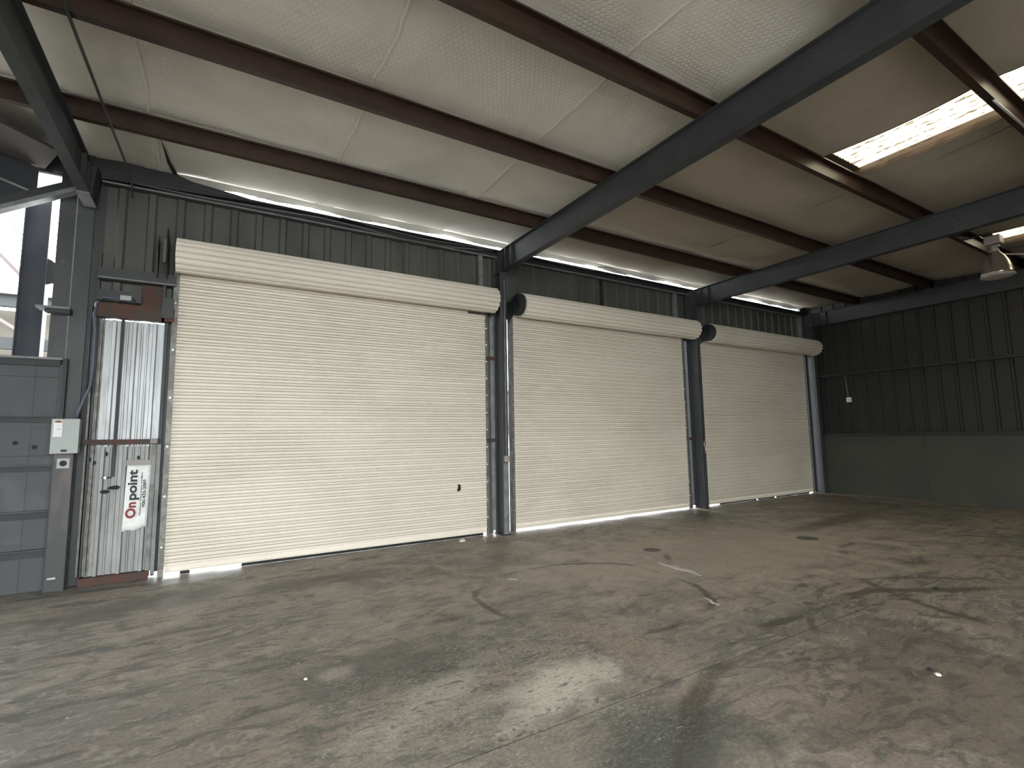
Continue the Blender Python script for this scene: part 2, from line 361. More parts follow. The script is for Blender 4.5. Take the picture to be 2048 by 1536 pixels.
def sag(x, y):
    for a, b in zip(rows, rows[1:]):
        if b <= y <= a:
            t = (a-y)/(a-b); d = .05*math.sin(math.pi*t)**.6
            w = .012*math.sin(3.1*x+1.7*y)*math.sin(math.pi*t) + .006*math.sin(7.3*x-2.9*y)
            return 5.065 - d*(1 + .25*math.sin(1.9*x)) + w*.7
    return 5.065
ys = []
for a, b in zip(rows, rows[1:]): ys += [a + (b-a)*k/8 for k in range(8)]
ys.append(YB)
for s in SKY: ys += [s[2], s[4]]
ys = sorted(set(round(y, 4) for y in ys))
edges = [-9, -7.0, -5.1, -3.2, -1.36, -.73, 1.18, 3.09, 4.60, 6.46, 7.70, 10.4, 12.95, XR]
for e0, e1 in zip(edges, edges[1:]):
    n = max(3, int((e1-e0)/.22)); X = [e0 + (e1-e0)*k/n for k in range(n+1)]
    for s in SKY:
        for q in s[:2]:
            if e0 < q < e1: X.append(q)
    X = sorted(set(round(x, 4) for x in X)); X[0] -= .012; X[-1] += .012
    def zf(x, y, a=e0, b=e1):
        z = sag(x, y); dd = min(x-a, b-x)
        return z - (.010*math.exp(-max(dd, 0)/.04) if a < 4 else 0) + (.010 if (edges.index(a) % 2) else 0)
    bm = plane_with_holes(bm_new(), X, ys, zf, lambda x, y: any(s[0] < x < s[1] and s[2] < y < s[4] for s in SKY))
    obj('insulation_blanket', bm, 'liner' if e0 < 4 else 'liner_plain_dim', ce, smooth=True)
    # taped seam lap hanging a little below the blankets
    if 1.0 < e0 < 4 or e0 == -.73:
        bm = bm_new(); pr = None
        for k in range(61):
            y = 7.4 - k*.13
            if any(s[0]-.05 < e0 < s[1]+.05 and s[2] < y < s[4] for s in SKY): pr = None; continue
            wob = .012*math.sin(y*5+e0) + .006*math.sin(y*17)
            z = sag(e0, y)-.012
            q = [bm.verts.new((e0-.020+wob, y, z+.004)), bm.verts.new((e0+wob, y, z-.007)), bm.verts.new((e0+.020+wob, y, z+.004))]
            if pr:
                for i in range(2): bm.faces.new((pr[i], pr[i+1], q[i+1], q[i]))
            pr = q
        obj('seam_fold', bm, 'liner' if e0 < 4 else 'liner_plain_dim', ce, smooth=True)
# ragged fringe of facing along the eave, lit from outside
bm = bm_new(); pr = None
for k in range(241):
    x = -.9 + k*(13.95+.9)/240
    dz = .014*math.sin(x*2.3) + .012*math.sin(x*5.9+1) + random.uniform(-.006, .006)
    q = [bm.verts.new((x, 7.44, 5.06)), bm.verts.new((x, 7.50, 5.03)), bm.verts.new((x, 7.53, 4.995 + dz ))]
    if pr:
        for i in range(2): bm.faces.new((pr[i], pr[i+1], q[i+1], q[i]))
    pr = q
obj('eave_fringe', bm, 'liner', ce, smooth=True)
# torn slit in the facing near the corner column
bm = bm_new()
pts = [(-.672, 6.50), (-.655, 6.75), (-.64, 7.1), (-.60, 7.42), (-.545, 7.44), (-.605, 7.05), (-.635, 6.78)]
V = [bm.verts.new((x, y, sag(x, y)-.016)) for x, y in pts]; bm.faces.new(V)
obj('torn_slit', bm, 'black', ce)

# skylights
for (x0, x1, y0, y1, y2), lab in zip(SKY, ('long glowing fibreglass skylight strip in the middle roof bay', 'glowing fibreglass skylight strip in the far roof bay behind the hanging lamp')):
    t = thing('skylight', lab, 'skylight', (x0, y1, ZR), kind='thing')
    n = 36; bm = bm_new(); X = [x0 + (x1-x0)*k/n for k in range(n+1)]
    a = [bm.verts.new((x, y0, ZR+.012+.012*math.cos(k*math.pi/1.5))) for k, x in enumerate(X)]
    b = [bm.verts.new((x, y1, ZR+.012+.012*math.cos(k*math.pi/1.5))) for k, x in enumerate(X)]
    for k in range(n): bm.faces.new((a[k], a[k+1], b[k+1], b[k]))
    obj('corrugated_panel', bm, 'sky', t)
    # turned-up blanket edges round the opening
    bm = bm_new()
    for xx, s in ((x0, -1), (x1, 1)):
        pr = None
        for k in range(90):
            y = y2 - k*.085
            if y < y0: break
            w = random.uniform(-.008, .012)
            q = [bm.verts.new((xx + s*.01, y, sag(xx, y)-.008)), bm.verts.new((xx - s*(.004+w), y, 5.075)), bm.verts.new((xx - s*(w), y, ZR))]
            if pr:
                for i in range(2): bm.faces.new((pr[i], pr[i+1], q[i+1], q[i]))
            pr = q
    obj('ragged_edge', bm, 'roof' , t)

# ---- purlins
ordn = ['first', 'second', 'third', 'fourth', 'fifth', 'sixth', 'seventh', 'eighth']
for i, y in enumerate(PY):
    t = obj('roof_purlin', prism(bm_new(), [(y-.035, ZP), (y+.033, ZP), (y+.033, ZP+.018), (y+.030, ZP+.018), (y+.030, ZP+.003), (y-.032, ZP+.003), (y-.032, ZT-.003), (y-.095, ZT-.003), (y-.095, ZT-.018), (y-.098, ZT-.018), (y-.098, ZT), (y-.035, ZT)], 'x', -9, XR-.05), 'primer')
    tag(t, 'red-brown roof purlin, %s one out from the roll-up door wall' % ordn[i], 'purlin', 'purlins across the roof')

# ---- front wall: header sheets, eave strut, wall strips
wf = thing('wall_front', 'dark ribbed metal wall above and between the roll-up doors', 'wall', kind='structure')
x = -1.26
while x < XR-.2:
    x1 = min(x+.914, XR)
    if x1 - x < .3: x1 = XR
    z0 = 3.1 if x < -.5 else 3.70
    obj('header_panel', ribbed(bm_new(), x, x1, (x1-x)/3, z0, 4.80, 'y', 7.56, .030, .022, .032, False), 'header', wf)
    x = x1
obj('eave_strut', prism(bm_new(), [(7.44, 4.76), (7.56, 4.76), (7.56, 4.92), (7.44, 4.92), (7.44, 4.90), (7.54, 4.90), (7.54, 4.775), (7.44, 4.775)], 'x', -1.30, XR), 'steel', wf)
obj('strut_lip', box(bm_new(), -1.3, 13.9, 7.425, 7.44, 4.755, 4.775), 'steel_light', wf)
for a, b in ((3.985, 4.10), (4.22, 4.42), (8.965, 9.10), (9.27, 9.43), (13.84, XR)):
    obj('jamb_sheet', box(bm_new(), a, b, 7.55, 7.56, 0, 3.75), 'header', wf)
for xx in (3.85, 8.75, 13.76):
    obj('header_stud', box(bm_new(), xx-.035, xx+.035, 7.44, 7.52, 4.12, 4.76), 'steel_light', wf)
obj('header_stud', box(bm_new(), 6.62, 6.65, 7.46, 7.52, 4.12, 4.76), 'steel', wf)

# wide galvanised bay between the corner column and the first door
obj('galvanised_panel', ribbed(bm_new(), -1.20, -.60, .20, 1.56, 3.09, 'y', 7.56, .042, .010, .016, True), 'galv', wf)
obj('galvanised_panel', ribbed(bm_new(), -1.235, -.60, .2117, .07, 1.60, 'y', 7.567, .042, .010, .016, True), 'galv_dull', wf)  # lower sheet in a duller, darker tone than the upper
obj('worn_sheet_edge', ribbed(bm_new(), -1.30, -1.19, .055, .10, 3.09, 'y', 7.55, .030, .006, .008, False), 'guide', wf)
obj('sheet_end_strip', box(bm_new(), -.60, -.565, 7.50, 7.56, .02, 3.1), 'steel', wf)
bm = bm_new(); tube(bm, [(-1.175, 7.53, 3.08), (-1.175, 7.53, .12)], .0, 4); bm.free()
obj('sheet_post', box(bm_new(), -1.03, -1.00, 7.49, 7.515, 1.21, 3.12), 'steel_dark', wf)
obj('base_channel', box(bm_new(), -1.26, -.62, 7.47, 7.60, .0, .085), 'rust', wf)
g1 = obj('wall_girt', prism(bm_new(), [(7.38, 3.56), (7.53, 3.56), (7.53, 3.70), (7.515, 3.70), (7.515, 3.575), (7.38, 3.575)], 'x', -1.27, -.50), 'steel_light', wf)
obj('wall_girt', box(bm_new(), -1.27, -.50, 7.40, 7.52, 3.555, 3.70), 'steel', wf)
obj('girt_patch_plate', box(bm_new(), -1.27, -.84, 7.39, 7.40, 3.29, 3.42), 'steel', wf)
obj('wall_girt', box(bm_new(), -1.27, -.50, 7.42, 7.52, 3.10, 3.27), 'rust', wf)
obj('rust_plate', box(bm_new(), -.86, -.62, 7.50, 7.53, 3.24, 3.56), 'rust', wf)
obj('clip_plate', box(bm_new(), -.63, -.51, 7.40, 7.415, 3.14, 3.40), 'steel', wf)
obj('jamb_angle', box(bm_new(), -.63, -.605, 7.42, 7.50, 3.1, 3.95), 'steel', wf)
obj('cross_rail', box(bm_new(), -1.30, -.58, 7.44, 7.50, 1.585, 1.645), 'rust', wf)
obj('rail_clamp', box(bm_new(), -.67, -.60, 7.42, 7.44, 1.59, 1.65), 'steel_light', wf)
obj('jamb_plate', box(bm_new(), -.655, -.61, 7.51, 7.53, .02, 1.60), 'guide', wf)
obj('hole_light_disc', lathe(bm_new(), [(.014, -.004), (.014, .002)], (-1.085, 7.49, 1.20), 12, axis='y'), 'zinc', wf)  # bright zinc disc drawn in place of daylight through a small hole
obj('worn_jamb_strip', box(bm_new(), -.60, -.56, 7.44, 7.46, .05, 1.58), 'steel_light', wf)

obj('corner_closure', prism(bm_new(), [(-1.75, 4.78), (.5, 4.90), (.1, 4.95), (-.40, 5.00), (-.75, 5.12), (-1.75, 5.12)], 'y', 7.45, 7.56), 'steel_dark', wf)
obj('end_backing', box(bm_new(), -1.37, -1.2, 7.585, 7.595, 0, 5.1), 'steel', wf)
obj('gable_closure', box(bm_new(), -3.2, -1.37, 7.50, 7.56, 4.77, 5.12), 'steel_dark', wf)
obj('jamb_backing', box(bm_new(), -.61, -.47, 7.562, 7.57, .05, 3.9), 'steel', wf)
obj('roof_end_closure', box(bm_new(), XR-.3, XR, 7.5, 7.56, 4.8, 5.1), 'steel_dark', wf)
# ---- right wall
wr = thing('wall_right', 'dim grey-green ribbed metal end wall with smooth lower lining', 'wall', kind='structure')
y = 7.56
while y > YB+.1:
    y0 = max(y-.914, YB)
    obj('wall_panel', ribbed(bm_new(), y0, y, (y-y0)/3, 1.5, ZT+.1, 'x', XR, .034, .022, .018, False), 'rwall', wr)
    y = y0
y = 7.5
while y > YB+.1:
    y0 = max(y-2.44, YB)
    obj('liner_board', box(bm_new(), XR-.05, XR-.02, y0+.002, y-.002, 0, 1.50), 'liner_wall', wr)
    y = y0
for z in (3.06, 1.50):
    obj('wall_girt', prism(bm_new(), [(XR-.20, z), (XR-.04, z), (XR-.04, z+.015), (XR-.185, z+.015), (XR-.185, z+.06), (XR-.20, z+.06)], 'y', YB, 7.2), 'rwall', wr)
obj('backing_sheet', box(bm_new(), XR+.004, XR+.03, YB, 7.6, 0, ZT+.1), 'rwall', wr)

# ---- back wall with the wide open doorway the daylight comes through, side wall pieces
wb = thing('wall_back', 'metal wall with a wide open doorway on the yard side', 'wall', kind='structure')
for x0, x1, z0, z1 in ((3.6, XR, 0, 5.1), (-7.2, -2.8, 0, 5.1), (-2.8, 3.6, 4.3, 5.1)):
    obj('wall_sheet', box(bm_new(), x0, x1, YB-.12, YB-.05, z0, z1), 'plaster', wb)

wl = thing('wall_left', 'metal side wall of the gated bay with an open doorway', 'wall', kind='structure')
for y0, y1, z0, z1 in ((YB, 2.0, 0, 5.1), (5.2, 7.6, 0, 5.1), (3.2, 5.2, 3.0, 5.1), (2.0, 3.2, 0, 5.1)):
    obj('wall_sheet', box(bm_new(), -7.12, -7.05, y0, y1, z0, z1), 'plaster', wl)

obj('wall_sheet', box(bm_new(), -9, -3.2, 7.50, 7.56, 2.6, 5.1), 'header', wf)  # unseen sheet added to cut the daylight from the gated bay
# ---- doors
def roll_door(num, x0, x1, zc, segs, roll_x, drum, lowgap, gl, gr):
    t = thing('door_%d' % num, ['', 'wide ivory steel roll-up door beside the galvanised sheets, closed', 'ivory steel roll-up door between two grey columns with a bright gap under it', 'ivory steel roll-up door next to the dim end wall, closed'][num], 'door', kind='structure')
    yc = 7.47; pitch = .0815
    # one interlocking slat, bowed towards the room
    pr = [(yc+.006, 0)]
    sh = (0, .55, .82, .93, .97, 1)
    for (za, zb, h, m) in ((.003, .0458, .020, 10), (.0515, .0785, .018, 8)):
        for k in range(m+1):
            q = min(k, m-k); a = (0, .03, .09, .20, .34, .5)[min(q, 5)]; a = a if k <= m/2 else 1-a
            if q >= m/2: a = .5
            pr.append((yc - .001 - h*sh[min(q, 5)], za + (zb-za)*a))
        if m == 10: pr.append((yc+.0055, .0487))
    pr += [(yc+.004, pitch-.0005), (yc+.0045, pitch-.0005), (yc+.0045, pitch+.006), (yc+.011, pitch+.006), (yc+.011, pitch-.004), (yc+.006, pitch-.006)]
    me = None; z = lowgap + .06; i = 0
    while z < zc - .02:
        if me is None:
            o = obj('slat', prism(bm_new(), pr, 'x', x0, x1), 'door', t); me = o.data
        else:
            o = bpy.data.objects.new('slat', me); C.objects.link(o); attach(o, t)
        o.location = (0, random.uniform(-.0005, .0005), z); z += pitch; i += 1
    obj('bottom_bar', prism(bm_new(), [(yc-.03, lowgap), (yc+.03, lowgap), (yc+.03, lowgap+.012), (yc+.004, lowgap+.012), (yc+.004, lowgap+.06), (yc-.006, lowgap+.06), (yc-.012, lowgap+.012), (yc-.03, lowgap+.012)], 'x', x0+.01, x1-.01), 'door', t)
    bm = bm_new()
    for a, b in segs: box(bm, a, b, yc-.012, yc+.012, .004, lowgap+.005)
    if segs: obj('bottom_seal', bm, 'black', t)
    # the curtain rolled up on its barrel
    R = .205; yr, zr = yc-.235, zc+.055; n = 15; prof = []
    for k in range(n):
        for s in range(9):
            a = 2*math.pi*(k+s/9)/n + .25
            rr = R - .024 + .028*math.sin(math.pi*s/9)**.4 + .012*(k/n)
            prof.append((yr + rr*math.cos(a), zr + rr*math.sin(a)))
    obj('curtain_roll', prism(bm_new(), prof, 'x', roll_x[0], roll_x[1]), 'door', t)
    c = obj('barrel_end', lathe(bm_new(), [(.05, -.05), (.05, .06)], (roll_x[1], yr, zr), 20, axis='x'), 'steel_dark', t)
    obj('support_bracket', prism(bm_new(), [(yc+.03, zr-.28), (yc+.03, zr+.2), (yr-.05, zr+.1), (yr-.12, zr-.05), (yr-.02, zr-.12)], 'x', roll_x[1]+.012, roll_x[1]+.022), 'steel_dark', t)
    if drum:
        d = obj('chain_wheel', lathe(bm_new(), [(.03, -.10), (.14, -.10), (.19, -.085), (.19, -.07), (.165, -.06), (.165, -.04), (.19, -.03), (.19, -.015), (.14, -.005), (.03, -.002)], (roll_x[0], yr, zr), 28, axis='x'), 'steel_dark', t)
        obj('spoke_ring', lathe(bm_new(), [(.085, -.108), (.10, -.115), (.12, -.108)], (roll_x[0], yr, zr), 24, False, axis='x'), 'steel', d)
        obj('support_bracket', prism(bm_new(), [(yc+.03, zr-.30), (yc+.03, zr+.1), (yr, zr+.05), (yr-.05, zr-.1), (yr, zr-.16)], 'x', roll_x[0]-.135, roll_x[0]-.123), 'steel_dark', t)
    # guides: left an angle, right an angle with bolt holes that let light through
    obj('guide_rail', prism(bm_new(), [(x0-gl, yc-.04), (x0+.004, yc-.04), (x0+.004, yc-.034), (x0-gl+.006, yc-.034), (x0-gl+.006, yc+.08), (x0-gl, yc+.08)], 'z', 0, zc-.02), 'guide', t)
    obj('guide_rail', prism(bm_new(), [(x1+gr, yc-.012), (x1+.030, yc-.012), (x1+.030, yc-.006), (x1+gr-.006, yc-.006), (x1+gr-.006, yc+.08), (x1+gr, yc+.08)], 'z', 0, zc-.02), 'guide', t)
    bm = bm_new(); z = .0; k = 0                      # bolt-hole strip
    while z < zc-.05:
        box(bm, x1+.016, x1+.031, yc-.010, yc-.006, z, min(z+.275, zc-.02)); z += .290
    obj('hole_strip', bm, 'guide', t)
    bm = bm_new(); z = 0
    top = zc-.02
    lit = (0.1, 2.7) if num > 1 else (9, 9)
    while z < top:
        if lit[0] < z < lit[1]: box(bm, x1-.004, x1+.017, yc-.012, yc-.004, z, z+pitch-.011)
        else: box(bm, x1-.004, x1+.017, yc-.012, yc-.004, z, z+pitch+.001)
        z += pitch
    obj('end_lock_strip', bm, 'guide', t)
    for k in range(int((zc-.1)/.6)):
        obj('guide_bolt', lathe(bm_new(), [(.012, -.008), (.012, 0)], (x0-gl*.5, yc-.04, .35+k*.6), 6, axis='y'), 'zinc', t)
    return t
d1 = roll_door(1, -.47, 3.925, 3.86, [(-.30, -.20), (.36, 3.86)], (-.50, 4.00), False, .045, .055, .05)
d2 = roll_door(2, 4.47, 8.88, 3.85, [], (4.53, 9.06), True, .038, .045, .055)
d3 = roll_door(3, 9.47, 13.74, 3.83, [(9.9, 11.25), (11.32, 12.0), (12.08, 12.9), (12.93, 13.55)], (9.58, 13.95), True, .035, .04, .06)
obj('lock_slot', prism(bm_new(), [(3.395, .745), (3.43, .74), (3.455, .775), (3.445, .85), (3.40, .855), (3.405, .80), (3.385, .775)], 'y', 7.447, 7.452), 'black', d1)
obj('curtain_stop', box(bm_new(), 3.60, 3.95, 7.42, 7.45, 3.70, 3.73), 'brace', d1)
obj('head_bracket', prism(bm_new(), [(7.50, 3.62), (7.50, 4.15), (7.18, 4.22), (7.05, 4.05), (7.10, 3.85), (7.3, 3.65)], 'x', -.60, -.59), 'steel_dark', d1)
obj('head_bracket', prism(bm_new(), [(7.46, 3.62), (7.46, 4.1), (7.30, 4.15), (7.22, 3.95), (7.30, 3.65)], 'x', -.70, -.69), 'steel_dark', d1)
obj('bracket_bar', box(bm_new(), -.645, -.615, 7.30, 7.32, 3.82, 4.12), 'steel_light', d1)

# ================================================================== STEEL FRAME
for i, (x, w, lab) in enumerate(((-1.405, .11, 'grey steel roof beam meeting the corner column beside the gate'), (4.19, .12, 'grey steel roof beam over the column between the first and second doors'), (9.20, .12, 'grey steel roof beam over the column between the second and third doors'), (14.02, .12, 'dark steel roof beam along the top of the end wall'))):
    t = thing('roof_beam', lab, 'beam', (x, 7.3, 4.45), 'steel roof beams')
    ibeam_y(t, x, YB, 7.36 if i else 7.2, 4.46, ZP-.002, w, 'steel')
    for k, yy in enumerate((6.9, 7.1)):
        obj('splice_plate', box(bm_new(), x-w/2+.004, x+w/2-.004, yy-.006, yy+.006, 4.475, ZP-.02), 'steel', t)
def column(x, lab, w=.12):
    t = thing('steel_column', lab, 'column', (x, 7.4, 0), 'grey steel columns')
    z1 = 4.46
    obj('web', box(bm_new(), x-.006, x+.006, 7.262, 7.50, .012, ZP), 'column', t)
    obj('inner_flange', box(bm_new(), x-w/2, x+w/2, 7.25, 7.262, .012, z1), 'column', t)
    obj('outer_flange', box(bm_new(), x-w/2, x+w/2, 7.50, 7.512, .012, ZP), 'column', t)
    obj('base_plate', box(bm_new(), x-w/2-.02, x+w/2+.02, 7.23, 7.53, 0, .012), 'steel_dark', t)
    obj('cap_stiffener', box(bm_new(), x-w/2, x+w/2, 7.262, 7.50, z1-.02, z1-.008), 'column', t)
    return t
c2 = column(4.175, 'grey steel column between the first and second doors, with a small switch box')
c3 = column(9.19, 'grey steel column between the second and third doors')
c4 = column(13.98, 'dark steel column in the corner by the end wall', .15)
for t, a, b in ((c2, 4.05, 4.09), (c3, 9.03, 9.07)):
    obj('jamb_channel', box(bm_new(), a, b, 7.44, 7.53, .06, 3.7), 'steel_light' if t is c2 else 'steel', t)
for x, z in ((4.02, 1.55), (4.02, 2.95), (9.02, 1.5)):
    obj('girt_clip', box(bm_new(), x-.07, x+.08, 7.42, 7.44, z-.03, z+.03), 'rust', c2 if x < 5 else c3)
# corner column beside the gate: two channels back to back
t = thing('corner_column', 'wide grey steel column in the corner beside the gate', 'column', (-1.55, 7.6, 0))
obj('channel', box(bm_new(), -1.70, -1.545, 7.585, 7.72, 0, 4.80), 'column', t)
obj('channel', box(bm_new(), -1.535, -1.375, 7.578, 7.70, 0, 4.80), 'column', t)
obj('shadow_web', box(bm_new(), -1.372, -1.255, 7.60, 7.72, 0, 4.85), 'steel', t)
obj('edge_angle', box(bm_new(), -1.285, -1.262, 7.50, 7.60, 3.0, 3.9), 'steel', t)
obj('edge_angle', box(bm_new(), -1.275, -1.245, 7.52, 7.60, .1, 3.1), 'steel', t)
obj('knee_plate', box(bm_new(), -1.465, -1.345, 7.1, 7.5, 4.435, 4.46), 'steel_light', t)
obj('knee_gusset', prism(bm_new(), [(-1.46, 4.46), (-1.34, 4.46), (-1.31, 4.84), (-1.46, 4.84)], 'y', 7.19, 7.6), 'steel_dark', t)
obj('shelf_bracket', box(bm_new(), -1.72, -1.50, 7.42, 7.56, 3.10, 3.14), 'steel_dark', t)
obj('shelf_bracket', box(bm_new(), -1.80, -1.50, 7.42, 7.60, 3.145, 3.17), 'steel_light', t)
# short post with knockout plate
t = thing('short_post', 'short rust-brown channel post under the grey switch enclosure', 'post', (-1.44, 7.45, 0))
obj('face', box(bm_new(), -1.535, -1.375, 7.42, 7.44, .0, 1.50), mat('scuffed_brown_steel', (.085, .072, .066), .45, col2=(.045, .05, .05), scale=3, stretch=(1, 1, .5), fac=(.45, .6), col3=(.30, .31, .31), scale3=3.2, fac3=(.69, .76)), t)
obj('side', box(bm_new(), -1.375, -1.365, 7.42, 7.46, .0, 1.50), 'steel_dark', t)
obj('side', box(bm_new(), -1.547, -1.535, 7.42, 7.46, .0, 1.50), 'steel_dark', t)
obj('knockout_plate', lathe(bm_new(), [(.032, 0), (.055, 0)], (-1.45, 7.409, 1.385), 24, False, axis='y'), 'box', t)
bm = box(bm_new(), -1.505, -1.395, 7.412, 7.42, 1.33, 1.44); obj('knockout_plate', bm, 'box', t)
obj('knockout_hole', lathe(bm_new(), [(.0325, 0), (.0325, .006)], (-1.45, 7.408, 1.385), 20, True, axis='y'), 'black', t)
obj('bolt_strap', box(bm_new(), -1.51, -1.44, 7.41, 7.42, .13, .15), 'zinc', t)

# ---- gate
t = thing('sliding_gate', 'low dark slate sheet-metal gate with dark horizontal rails beside the corner column', 'gate', (-2.6, 7.65, 0))
for a, b in ((-4.6, -3.68), (-3.68, -2.76), (-2.76, -1.84), (-1.84, -1.60)):
    obj('gate_sheet', box(bm_new(), a-.006, b+.006, 7.66 if a in (-4.6, -2.76) else 7.664, 7.672, .0, 2.50), 'gate', t)
for z, h in ((.36, .09), (.78, .09), (1.30, .07), (1.845, .075)):
    obj('rail', prism(bm_new(), [(7.60, z+h), (7.66, z+h), (7.66, z), (7.652, z), (7.652, z+h-.012), (7.60, z+h-.012)], 'x', -4.6, -1.61), 'gate', t)
    obj('rail_shadow_strip', box(bm_new(), -4.6, -1.625, 7.645, 7.655, z, z+h-.012), 'steel_dark', t)  # dark strip drawn in as the shade under the rail lip
for z in (2.36, 1.47):
    obj('sheet_lap', box(bm_new(), -4.6, -1.62, 7.655, 7.66, z, z+.008), 'steel_dark', t)
obj('top_rail', box(bm_new(), -4.6, -1.60, 7.58, 7.70, 2.56, 2.585), 'steel_light', t)
obj('top_rail', box(bm_new(), -4.6, -1.62, 7.62, 7.68, 2.49, 2.56), 'steel_dark', t)
obj('end_angle', box(bm_new(), -1.612, -1.585, 7.58, 7.66, 0, 2.5), 'steel', t)
obj('end_angle', box(bm_new(), -1.583, -1.55, 7.57, 7.62, 0, 2.58), 'steel_dark', t)
for x, z in ((-1.79, 1.57), (-1.95, 1.62)):
    obj('smudge_knob', lathe(bm_new(), [(.012, -.003), (.024, -.002), (.024, 0)], (x, 7.659, z), 12, axis='y'), 'soot', t)

t.location.y -= .10; t.location.x += .055
# ---- structure seen over the gate
t = thing('sloping_beam', 'grey beam sloping down from the corner column over the gate', 'beam', (-1.5, 7.4, 4.6))
def sl(x): return 4.66 + (x+1.42)*.60
obj('bottom_flange', prism(bm_new(), [(-1.40, sl(-1.40)-.055), (-3.4, sl(-3.4)-.055), (-3.4, sl(-3.4)), (-1.40, sl(-1.40))], 'y', 7.34, 7.46), 'steel_light', t)
obj('web', prism(bm_new(), [(-1.40, sl(-1.40)), (-3.4, sl(-3.4)), (-3.4, sl(-3.4)+.12), (-1.40, sl(-1.40)+.12)], 'y', 7.39, 7.41), 'steel', t)
obj('web_plate', prism(bm_new(), [(-1.87, sl(-1.87)+.02), (-3.4, sl(-3.4)+.02), (-3.4, 4.96), (-2.2, 4.92), (-1.87, 4.76)], 'y', 7.43, 7.44), 'navy', t)
obj('gusset_plate', prism(bm_new(), [(-1.40, sl(-1.40)), (-1.66, sl(-1.66)), (-1.66, 4.84), (-1.40, 4.84)], 'y', 7.425, 7.435), 'steel_dark', t)
obj('stay_rod', tube(bm_new(), [(-1.93, 7.40, 4.47), (-2.6, 7.40, 4.70)], .016), 'steel_light', t)
t = thing('roof_strut', 'brownish flat strut under the roof beside the corner column', 'strut', (-1.8, 7.0, 4.8))
bm = bm_new()
vv = [(-1.60, 6.97), (-1.86, 7.55), (-3.2, 6.2), (-2.95, 5.55)]
A = [bm.verts.new((x, y, 4.80)) for x, y in vv]; B = [bm.verts.new((x, y, 4.838)) for x, y in vv]
for i in range(4): bm.faces.new((A[i], A[(i+1) % 4], B[(i+1) % 4], B[i]))
bm.faces.new(A); bm.faces.new(B[::-1]); obj('plate', bm, 'brace', t)
t = thing('outer_post', 'dark steel post standing behind the gate', 'post', (-1.98, 8.05, 0))
obj('web', box(bm_new(), -2.095, -1.87, 8.04, 8.05, 0, 4.75), 'navy', t)
obj('flange', box(bm_new(), -2.10, -2.09, 7.98, 8.14, 0, 4.75), 'navy', t)
obj('flange', box(bm_new(), -1.87, -1.86, 7.98, 8.14, 0, 4.75), 'navy', t)
obj('drip_bracket', prism(bm_new(), [(-1.86, 3.88), (-1.73, 3.80), (-1.70, 3.62), (-1.86, 3.55)], 'y', 8.0, 8.03), 'steel_dark', t)
# neighbouring building beyond the gate
t = thing('neighbour_building', 'pale building with grey cross beams beyond the gate', 'building', (-4, 11.3, 0))
obj('lower_wall', box(bm_new(), -9, -1.9, 11.4, 11.5, 0, 3.86), 'cream', t)
obj('upper_beam', box(bm_new(), -9, -1.9, 11.0, 11.1, 3.85, 4.06), 'beam_far', t)
obj('beam_flange', box(bm_new(), -9, -1.9, 10.9, 11.1, 4.06, 4.12), 'whitew', t)
obj('lower_beam', box(bm_new(), -9, -1.9, 11.0, 11.1, 3.15, 3.34), 'beam_far', t)
bm = bm_new(); tube(bm, [(-2.62, 11.0, 4.13), (-4.4, 11.0, 6.2)], .06, 6); obj('diagonal_brace', bm, 'brace', t)
bm = bm_new(); tube(bm, [(-2.55, 11.0, 3.22), (-3.55, 11.0, 3.95)], .05, 6); obj('diagonal_brace', bm, 'brace', t)
for k, (a, b) in enumerate((((-2.3, 4.5), (-3.1, 5.3)), ((-2.2, 4.15), (-2.9, 4.85)))):
    obj('guy_wire', tube(bm_new(), [(a[0], 11.05, a[1]-.1*k), (b[0], 11.05, b[1]-.1*k)], .012, 6), 'brace', t)

# ================================================================== FIXTURES
# grey enclosure
t = thing('switch_enclosure', 'pale grey metal electrical enclosure with a white sticker on the short post', 'box', (-1.42, 7.4, 1.5))
obj('housing', box(bm_new(), -1.545, -1.315, 7.30, 7.42, 1.50, 1.875), 'box', t, bevel=.004)
obj('cover', box(bm_new(), -1.549, -1.311, 7.288, 7.30, 1.496, 1.879), 'box', t, bevel=.003)
st = obj('sticker', box(bm_new(), -1.530, -1.455, 7.284, 7.288, 1.68, 1.865), 'paper', t)
st['label'] = 'white sticker'
obj('sticker_header', box(bm_new(), -1.525, -1.46, 7.282, 7.284, 1.835, 1.86), mat('orange_print', (.42, .22, .15), .6), st)
obj('latch', box(bm_new(), -1.315, -1.295, 7.29, 7.32, 1.68, 1.70), 'steel_dark', t)
obj('latch', box(bm_new(), -1.315, -1.298, 7.29, 7.32, 1.56, 1.575), 'steel_dark', t)
obj('badge', box(bm_new(), -1.455, -1.405, 7.284, 7.288, 1.515, 1.54), 'print_black', t)
def text(body, size, m, parent, loc, rot, name='lettering', offset=0., ext=.001, ax='LEFT', xscale=1.):
    cu = bpy.data.curves.new(name, 'FONT'); cu.body = body; cu.size = size; cu.offset = offset; cu.extrude = ext; cu.align_x = ax
    tmp = bpy.data.objects.new('tmp', cu); C.objects.link(tmp)
    me = bpy.data.meshes.new_from_object(tmp.evaluated_get(bpy.context.evaluated_depsgraph_get()))
    bpy.data.objects.remove(tmp)
    me.transform(Matrix.Translation(loc) @ rot @ Matrix.Diagonal((xscale, 1, 1, 1)))
    me.materials.clear(); me.materials.append(M[m])
    o = bpy.data.objects.new(name, me); C.objects.link(o); attach(o, parent); return o
RF = Matrix.Rotation(math.pi/2, 4, 'X')                       # faces the room
RV = RF @ Matrix.Rotation(math.pi/2, 4, 'Z')                  # reads upwards
text('SqD', .028, 'print_black', st, (-1.518, 7.2815, 1.838), RF, offset=.001) if False else None
